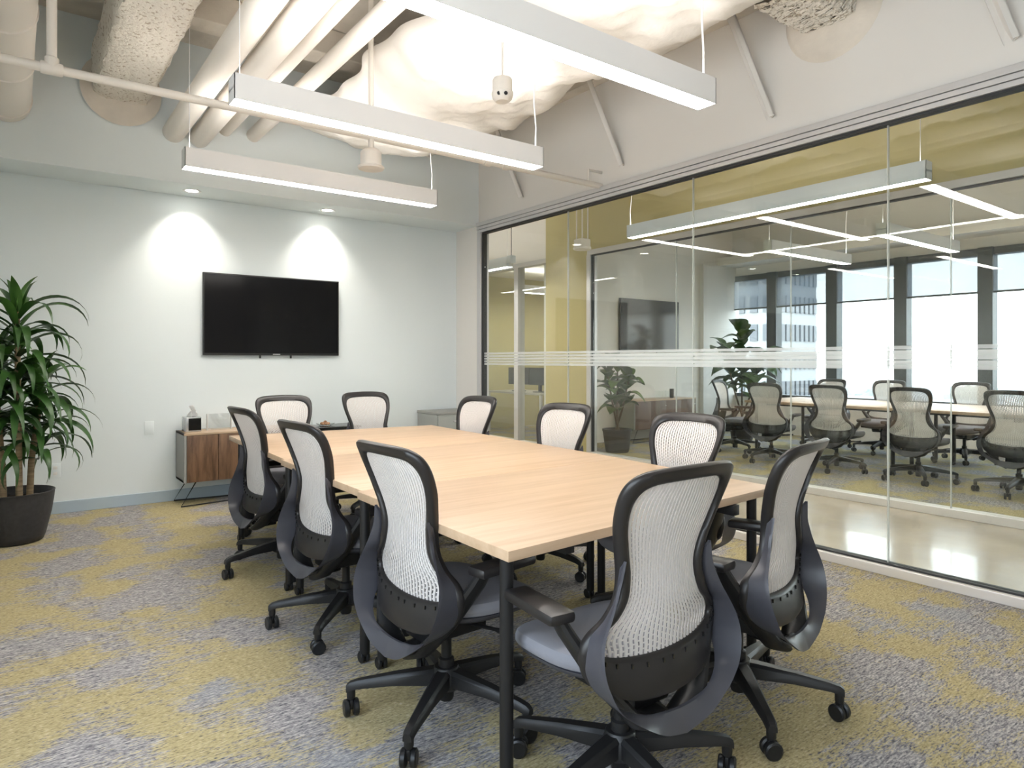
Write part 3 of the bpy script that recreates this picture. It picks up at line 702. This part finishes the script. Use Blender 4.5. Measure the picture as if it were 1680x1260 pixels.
MB().tube([(4.02, 0, 0), (4.02, 0, .12), (4.18, 0, .12)], .012, 10).build('wall_bracket', 'pipe_paint', sp)
# hanging devices
d1 = empty('ceiling_sensor', (2.09, 2.90, 2.655), label='white hanging cylinder sensor with two dark eyes', cat='sensor')
MB().lathe([(.0, 0), (.035, .002), (.052, .018), (.058, .04), (.058, .05), (.053, .056), (.053, .118), (.048, .126), (.0, .126)], 28).build('housing', 'pipe_paint', d1)
for s_ in (-1, 1): MB().lathe([(.0, -.004), (.010, -.003), (.010, .004)], 12, (-.030 + s_ * .0145, -.042 - s_ * .011, .030), 'Y').build('sensor_eye', 'black_plastic', d1)
MB().tube([(0, 0, .12), (0, 0, ZC - 2.655)], .006, 10).build('stem', 'pipe_paint', d1)
d2 = empty('ceiling_speaker', (1.98, 4.30, 2.60), label='white hanging speaker with a wide round disc below the sprinkler pipe', cat='speaker')
MB().lathe([(.0, 0), (.03, -.004), (.085, .0), (.092, .012), (.085, .02), (.07, .024)], 32).build('disc', 'pipe_paint', d2)
MB().lathe([(.072, .02), (.072, .115), (.05, .135), (.0, .135)], 28).build('housing', 'pipe_paint', d2)
MB().tube([(0, 0, .13), (0, 0, .23)], .02, 14).build('stem', 'pipe_paint', d2)
d3 = empty('ceiling_access_point', (5.2, 5.66, 2.54), label='white hanging device with three rods behind the glass above the yellow pillar', cat='device')
MB().box(-.07, .07, -.07, .07, .03, .12, .012).build('housing', 'pipe_paint', d3)
MB().lathe([(.0, 0), (.10, 0), (.105, .012), (.10, .03), (.0, .03)], 28).build('disc', 'pipe_paint', d3)
for dx in (-.045, 0, .045): MB().tube([(dx, -dx, .12), (dx, -dx, ZC - 2.54)], .008, 8).build('rod', 'pipe_paint', d3)
d4 = empty('ceiling_sensor', (5.15, 6.95, 2.53), label='small grey hanging sensor at the end of the corridor', cat='sensor')
MB().box(-.045, .045, -.045, .045, 0, .10, .012).build('housing', 'pendant_silver', d4)
MB().tube([(0, 0, .1), (0, 0, ZC - 2.53)], .005, 8).build('stem', 'gasket', d4)
# steel stud braces on the header
for yb_, yt, wd in ((1.24, 1.46, 'at the upper right picture corner'), (2.63, 2.85, 'nearest the right beam'), (4.04, 4.27, 'in the middle'), (5.45, 5.68, 'nearest the television wall')):
    p0 = Vector((GX - .012, yb_, 2.95)); p1 = Vector((GX - .20, yt, 3.76)); d = (p1 - p0); L_ = d.length
    q = d.to_track_quat('Z', 'X').to_matrix().to_4x4(); q.translation = p0
    st = MB().box(-.004, .004, -.048, .048, 0, L_, 0, q).box(-.035, .004, -.048, -.042, 0, L_, 0, q).box(-.035, .004, .042, .048, 0, L_, 0, q)
    thing_mesh(st, 'stud_brace', 'kicker', 'slanting white steel stud brace on the header wall, ' + wd, 'brace', 'header braces', smooth=False)
# wrapped insulation blanket sagging under the deck
def batt(x0, x1, y0, y1, z, sag, label, seed):
    rs = np.random.RandomState(seed); nx, ny = 56, 140; v = []; f = []
    ph = rs.uniform(0, 6.28, 12)
    def dz(u, t, y, x):
        s_ = sag * (1 - (2 * u - 1) ** 4) * (1 - (2 * t - 1) ** 10)
        seam = .06 * abs(math.sin(PI * (y - y0) / 1.22 + .3)) ** .6
        wr = .018 * math.sin(9 * x + 3 * y + ph[0]) + .012 * math.sin(21 * y + 5 * x + ph[1]) + .010 * math.sin(17 * x - 13 * y + ph[2]) + .008 * math.sin(47 * y + 9 * x + ph[3]) + .007 * math.sin(33 * x + 29 * y + ph[7]) + .012 * abs(math.sin(6 * x - 11 * y + ph[8]))
        return -(s_ + seam * (1 - (2 * u - 1) ** 4) + wr)
    for side in (0, 1):
        for j in range(ny + 1):
            for i in range(nx + 1):
                u, t = i / nx, j / ny
                y = y0 + (y1 - y0) * t
                x = x0 + (x1 - x0) * u + (.05 * math.sin(4.1 * y + ph[4]) + .025 * math.sin(11 * y + ph[5])) * (2 * u - 1)
                y += .07 * math.sin(5 * x + ph[6]) * (t ** 6)
                v.append((x, y, z + (dz(u, t, y, x) if side == 0 else .03)))
    W = nx + 1; B = W * (ny + 1)
    for j in range(ny):
        for i in range(nx):
            a = j * W + i; f.append((a, a + 1, a + W + 1, a + W)); f.append((B + a, B + a + W, B + a + W + 1, B + a + 1))
    for i in range(nx): f.append((i, B + i, B + i + 1, i + 1)); a = ny * W + i; f.append((a, a + 1, B + a + 1, B + a))
    for j in range(ny): a = j * W; f.append((a, a + W, B + a + W, B + a)); a += nx; f.append((a, B + a, B + a + W, a + W))
    return thing_mesh(MB().add(v, f), 'insulation_blanket', 'batt', label, 'insulation', ang=80)
batt(2.08, 3.48, -1.2, 6.15, 3.46, .24, 'billowing white insulation blanket under the ceiling deck', 2)

# ------------------------------------------------------------------ credenza and what stands on it
def credenza(x0, x1, y0, y1, z0, z1, nd, label, loc_y_front=True, wood='walnut'):
    cx, cy = (x0 + x1) / 2, (y0 + y1) / 2; r = empty('credenza', (cx, cy, 0), label=label, cat='cabinet', group='walnut credenzas')
    hx, hy = (x1 - x0) / 2, (y1 - y0) / 2
    MB().box(-hx, -hx + .02, -hy, hy, z0, z1).box(hx - .02, hx, -hy, hy, z0, z1).box(-hx, hx, -hy + .03, hy, z0, z0 + .02).box(-hx, hx, hy - .01, hy, z0, z1).build('body', 'cabinet_grey', r, False)
    box(-hx, hx, -hy - .004, hy, z1 - .018, z1, .002).build('top_panel', 'cabinet_top', r)
    dw = (2 * hx - .044) / nd
    for k in range(nd):
        a = -hx + .022 + k * dw
        d = box(a + .0015, a + dw - .0015, -hy - .002, -hy + .016, z0 + .004, z1 - .020, .001).build('door', wood, r)
        kx = a + dw - .025 if k % 2 else a + .025
        if k % 2:
            for zz in (z1 - .10, z0 + .16): MB().lathe([(.0, -.012), (.007, -.012), (.008, -.004), (.004, .0)], 12, (kx, -hy - .002, zz), 'Y').build('knob', 'aluminium', d)
    for s_ in (-1, 1):
        yy = s_ * (hy - .03)
        MB().tube([(-hx + .10, yy, z0), (-hx - .02, yy + s_ * .015, .007), (-hx + .55, yy - s_ * .06, .007)], .006, 8).build('wire_leg', 'table_leg', r)
        MB().tube([(hx - .10, yy, z0), (hx + .02, yy + s_ * .015, .007), (hx - .45, yy - s_ * .06, .007)], .006, 8).build('wire_leg', 'table_leg', r)
    return r
credenza(1.185, 2.26, 6.37, 6.735, .207, .640, 4, 'walnut credenza on black wire legs under the television')
bc = empty('black_cabinet', (2.55, 6.56, 0), label='glossy black low cabinet beside the walnut credenza', cat='cabinet')
box(-.27, .27, -.17, .17, .03, .60, .004).build('body', 'black_plastic', bc)
box(-.28, .28, -.18, .18, .60, .618, .003).build('glass_top', 'black_gloss', bc)
box(-.262, .262, -.185, -.171, .04, .585, .003).build('door', 'black_gloss', bc)
for sx_ in (-.22, .22):
    for sy_ in (-.12, .12): MB().lathe([(.0, 0), (.018, 0), (.018, .03)], 10, (sx_, sy_, 0)).build('foot', 'black_plastic', bc)
tb = empty('tissue_box', (1.285, 6.575, .64), .10, label='grey tissue box with a white tissue on the walnut credenza', cat='tissue box')
box(-.065, .065, -.065, .065, 0, .13, .004).build('box_shell', 'chrome_box', tb)
box(-.045, .060, -.067, -.065, .012, .120).build('dark_front', 'black_gloss', tb, False)
tv_, tf_ = [], []
for j in range(9):
    for i in range(9):
        u, t = i / 8 - .5, j / 8
        tv_.append((u * (.075 - .02 * t) + .012 * math.sin(3 * t), .02 * math.sin(9 * u + 4 * t) * (1 + t), .13 + .105 * t * (1 - .5 * abs(u) - .25 * u)))
for j in range(8):
    for i in range(8): tf_.append((j * 9 + i, j * 9 + i + 1, j * 9 + i + 10, j * 9 + i + 9))
ts = MB().add(tv_, tf_).build('tissue', 'tissue', tb); mo = ts.modifiers.new('thick', 'SOLIDIFY'); mo.thickness = .002
ac = empty('acrylic_holder', (1.52, 6.56, .64), .04, label='clear acrylic brochure holder beside the tissue box', cat='holder')
MB().box(-.105, .105, -.004, .0, .008, .150).build('front_panel', 'acrylic', ac, False)
MB().box(-.105, .105, .03, .034, .008, .150).build('back_panel', 'acrylic', ac, False)
MB().box(-.105, .105, -.004, .034, .0, .008).build('base', 'acrylic', ac, False)
for s_ in (-1, 1): box(s_ * .105 - .002, s_ * .105 + .002, -.006, .036, 0, .150).build('edge', 'plate_white', ac, False)
sg = empty('tabletop_sign', (1.80, 6.53, .64), label='small white framed sign on the credenza behind the far chair', cat='sign')
box(-.07, .07, -.006, .006, .0, .12, .002).build('frame', 'plate_white', sg); box(-.05, .05, -.0075, -.006, .02, .10).build('card', 'tissue', sg, False)
vs = empty('glass_vase', (2.345, 6.57, .618), label='clear glass vase standing between the two far chairs', cat='vase')
MB().lathe([(.0, 0), (.05, .0), (.055, .01), (.05, .06), (.045, .13), (.05, .21), (.055, .23), (.051, .23), (.044, .13), (.046, .06), (.048, .014), (.0, .012)], 28).build('vessel', 'clear_glass', vs)
dh = empty('serving_dish', (2.52, 6.55, .618), label='shallow glass dish of snacks on the black cabinet', cat='dish')
MB().lathe([(.0, 0), (.06, 0), (.095, .03), (.098, .032), (.06, .006), (.0, .006)], 28).build('dish', 'clear_glass', dh)
for k in range(7):
    a = k * .9; MB().lathe([(.0, -.016), (.014, -.010), (.018, 0), (.013, .011), (.0, .016)], 10, (.035 * math.cos(a) * (k > 0), .035 * math.sin(a) * (k > 0), .024 + .016 * (k == 0))).build('snack', 'fruit', dh)
fc = empty('file_cabinet', (3.92, 6.50, 0), label='low grey metal file cabinet in the corner by the glass partition', cat='cabinet')
box(-.26, .26, -.22, .22, 0, .685, .004).build('body', 'grey_metal', fc); box(-.265, .265, -.225, .225, .685, .715, .004).build('top_panel', 'cabinet_grey', fc)
for k in range(2):
    d = box(-.25, .25, -.232, -.220, .03 + k * .325, .345 + k * .325, .003).build('drawer', 'grey_metal', fc); box(-.06, .06, -.242, -.232, .28 + k * .325, .295 + k * .325, .002).build('handle', 'aluminium', d)
def plate(x, z, label, y=BY, w_=.038, h_=.06, sockets=True):
    r = empty('wall_plate', (x, y, z), label=label, cat='wall plate', group='wall plates')
    box(-w_, w_, -.006, 0, -h_, h_, .002).build('cover', 'mint_paint', r)
    for s_ in ((-1, 1) if sockets else ()): box(-.015, .015, -.0075, -.006, s_ * .024 - .013, s_ * .024 + .013, .002).build('socket', 'plate_white', r)
plate(.97, .675, 'blank wall plate on the mint wall left of the credenza', sockets=False)
plate(.275, .36, 'wall socket low on the mint wall beside the dracaena')

# ------------------------------------------------------------------ dracaena
def ribbon(L_, wid, rise, droop, seed, n=12):
    rs = np.random.RandomState(seed); v = []; f = []; y, z, a = 0.0, 0.0, rise; st = L_ / n
    for i in range(n + 1):
        t = i / n; w_ = wid * (math.sin(PI * min(1, (t * .93 + .07)) ** .75)) * (1 if t < .98 else .15) * .5 + .0015
        tw = .25 * math.sin(2.2 * t + seed)
        dxw = math.cos(tw) * w_; dzw = math.sin(tw) * w_
        v += [(-dxw, y, z + w_ * .35 - dzw), (0, y, z), (dxw, y, z + w_ * .35 + dzw)]
        y += st * math.cos(a); z += st * math.sin(a); a -= droop / n * (.5 + 1.3 * t)
    for i in range(n):
        for q in (0, 1): f.append((i * 3 + q, i * 3 + q + 1, i * 3 + q + 4, i * 3 + q + 3))
    return v, f
pl = empty('potted_dracaena', (.0, 5.90, 0), label='tall potted dracaena with arching green leaves in the left corner', cat='plant')
MB().lathe([(.0, 0), (.150, 0), (.172, .008), (.188, .05), (.222, .20), (.236, .30), (.240, .345), (.244, .352), (.238, .356), (.224, .345), (.216, .30), (.0, .29)], 40).build('pot', 'pot', pl, True, 50)
MB().lathe([(.0, .305), (.10, .302), (.217, .298)], 30).build('soil', 'soil', pl)
LV = []
for k, (L_, wd, ri, dr) in enumerate(((.54, .062, .75, 2.3), (.48, .056, .55, 2.5), (.56, .060, .40, 2.0), (.42, .075, 1.05, 1.5), (.50, .058, .25, 1.9), (.38, .085, 1.2, .8), (.52, .056, .9, 2.9))):
    v, f = ribbon(L_, wd, ri, dr, k)
    o = MB().add(v, f).build('leaf', 'leaf_mid' if k in (3, 5) else 'leaf_dark', pl, True, 80); LV.append(o)
first = [True] * len(LV)
def leaf(k, loc, az, tilt=0.0, sc=1.0, src=LV, fr=first, par=pl):
    if fr[k]: o = src[k]; fr[k] = False
    else: o = src[k].copy(); COL.objects.link(o); o.parent = par
    o.location = loc; o.rotation_euler = (tilt, 0, az); o.scale = (sc, sc, sc)
rl = random.Random(3)
canes = [((.03, -.02), (.02, -.03), 1.62, .72), ((-.06, .03), (-.10, .05), 1.30, .62), ((.09, .05), (.14, .03), 1.10, .56)]
for (bx, by), (tx, ty), ht, z0 in canes:
    MB().tube([(bx, by, .28), (bx * .8 + tx * .2, by, .55), (tx, ty, ht * .8), (tx, ty, ht)], [.022, .020, .018, .014], 12).build('cane', 'cane', pl)
    nl = int((ht - z0) / .0125)
    for i in range(nl):
        t = i / (nl - 1); z = z0 + (ht - z0) * t; az = i * 2.4 + rl.uniform(-.25, .25)
        k = rl.choice((0, 1, 2, 4, 6)) if t < .86 else rl.choice((3, 5, 3, 0))
        leaf(k, (tx + .012 * -math.sin(az), ty + .012 * math.cos(az), z), az, rl.uniform(-.12, .12) - (.25 if t < .2 else 0), rl.uniform(.82, 1.08) * (1 if t > .1 else .85))
    for i in range(5): leaf(5, (tx, ty, ht - .01), i * 1.26 + .4, .12 + .1 * (i % 2), .8)

# ------------------------------------------------------------------ fiddle-leaf figs in the second room
def fig(x, y, h, pot_h, pot_r, nl, seed, label, spread_=1.0, lsc=1.0):
    r = empty('potted_fig', (x, y, 0), label=label, cat='plant', group='fiddle leaf figs'); rs = random.Random(seed)
    MB().lathe([(.0, 0), (pot_r * .78, 0), (pot_r * .82, .02), (pot_r, pot_h - .03), (pot_r * 1.04, pot_h - .03), (pot_r * 1.04, pot_h), (pot_r * .94, pot_h), (pot_r * .9, pot_h - .06), (.0, pot_h - .06)], 32).build('pot', 'pot', r)
    MB().lathe([(.0, pot_h - .05), (pot_r * .9, pot_h - .055)], 24).build('soil', 'soil', r)
    src = []
    for k, (L_, wd) in enumerate(((.32, .26), (.27, .21), (.36, .27))):
        v = []; f = []; n = 9
        for i in range(n + 1):
            t = i / n; w_ = wd * .5 * (math.sin(PI * t ** .8) * (.75 + .45 * t)) + .002; yy = L_ * t; zz = .05 * math.sin(PI * t) - .06 * t * t * (k + 1) * .6
            v += [(-w_, yy, zz + w_ * .25), (-w_ * .5, yy, zz + w_ * .06 + .006 * math.sin(11 * t)), (0, yy, zz - .004), (w_ * .5, yy, zz + w_ * .06 + .006 * math.cos(9 * t)), (w_, yy, zz + w_ * .25)]
        for i in range(n):
            for q in range(4): f.append((i * 5 + q, i * 5 + q + 1, i * 5 + q + 6, i * 5 + q + 5))
        src.append(MB().add(v, f).build('leaf', 'fig_leaf_light' if k == 1 else 'fig_leaf', r, True, 80))
    fr = [True] * 3
    stems = [((0, 0), (.03, .02)), ((.03, -.02), (-.12 * spread_, .08 * spread_)), ((-.02, .03), (.14 * spread_, -.10 * spread_))]
    for j, ((a, b), (c, d)) in enumerate(stems):
        hh = h * (1, .86, .8)[j]
        MB().tube([(a, b, pot_h - .08), ((a + c) / 2, (b + d) / 2, hh * .55), (c, d, hh)], [.016, .013, .008], 8).build('trunk', 'bark', r)
        m = nl // 3
        for i in range(m):
            t = .36 + .64 * i / (m - 1); z = pot_h + (hh - pot_h) * t; px_, py_ = a + (c - a) * t, b + (d - b) * t
            az = i * 2.4 + j + rs.uniform(-.3, .3); leaf(rs.choice((0, 0, 1, 2)), (px_, py_, z), az, rs.uniform(-.1, .75) * (.5 + t * .7), rs.uniform(.8, 1.15) * lsc, src, fr, r)
    return r
fig(6.78, 6.66, 1.30, .32, .20, 42, 4, 'fiddle-leaf fig in a black pot standing by the yellow pillar behind the glass')
fig(9.35, 6.42, 1.72, .36, .20, 60, 9, 'taller fiddle-leaf fig standing by the far windows in the second room', 2.0, 1.15)
credenza(7.62, 9.10, 7.12, 7.53, .20, .66, 4, 'walnut credenza behind the glass under the second television', True, 'walnut_dark')
for k, (x, hgt) in enumerate(((8.35, .13), (8.43, .12), (8.51, .13), (8.59, .12), (8.70, .15))):
    r = tag(MB().lathe([(.0, 0), (.030, 0), (.034, .01), (.036, hgt), (.033, hgt), (.031, .012), (.0, .01)], 20, (x, 7.30, .66)).build('drinking_glass' if k < 4 else 'black_canister', 'clear_glass' if k < 4 else 'black_plastic'),
            ['clear drinking glass on the far credenza, leftmost of four', 'clear drinking glass on the far credenza, second of four', 'clear drinking glass on the far credenza, third of four', 'clear drinking glass on the far credenza, beside the black canister', 'small black canister at the right of the glasses on the far credenza'][k], 'glass' if k < 4 else 'canister', 'glasses on the far credenza' if k < 4 else None)
# small office: desk with two monitors
dk = empty('office_desk', (7.3, 9.3, 0), label='grey desk in the small yellow office left of the pillar', cat='desk')
box(-.4, .4, -.8, .8, .70, .73, .003).build('desktop', 'desk_grey', dk)
for a in (-.36, .36):
    for b in (-.75, .75): box(a - .02, a + .02, b - .02, b + .02, 0, .70).build('leg', 'aluminium', dk, False)
for yy, wd in ((8.95, 'right'), (9.55, 'left')):
    mo_ = empty('monitor', (7.25, yy, .73), .15, label='black computer monitor on the office desk, the %s one' % wd, cat='monitor', group='office monitors')
    box(-.02, .02, -.25, .25, .12, .42, .004).build('screen', 'bezel', mo_); box(-.015, .015, -.03, .03, .01, .2).build('stand', 'bezel', mo_, False); box(-.08, .08, -.1, .1, 0, .012).build('foot', 'bezel', mo_, False)
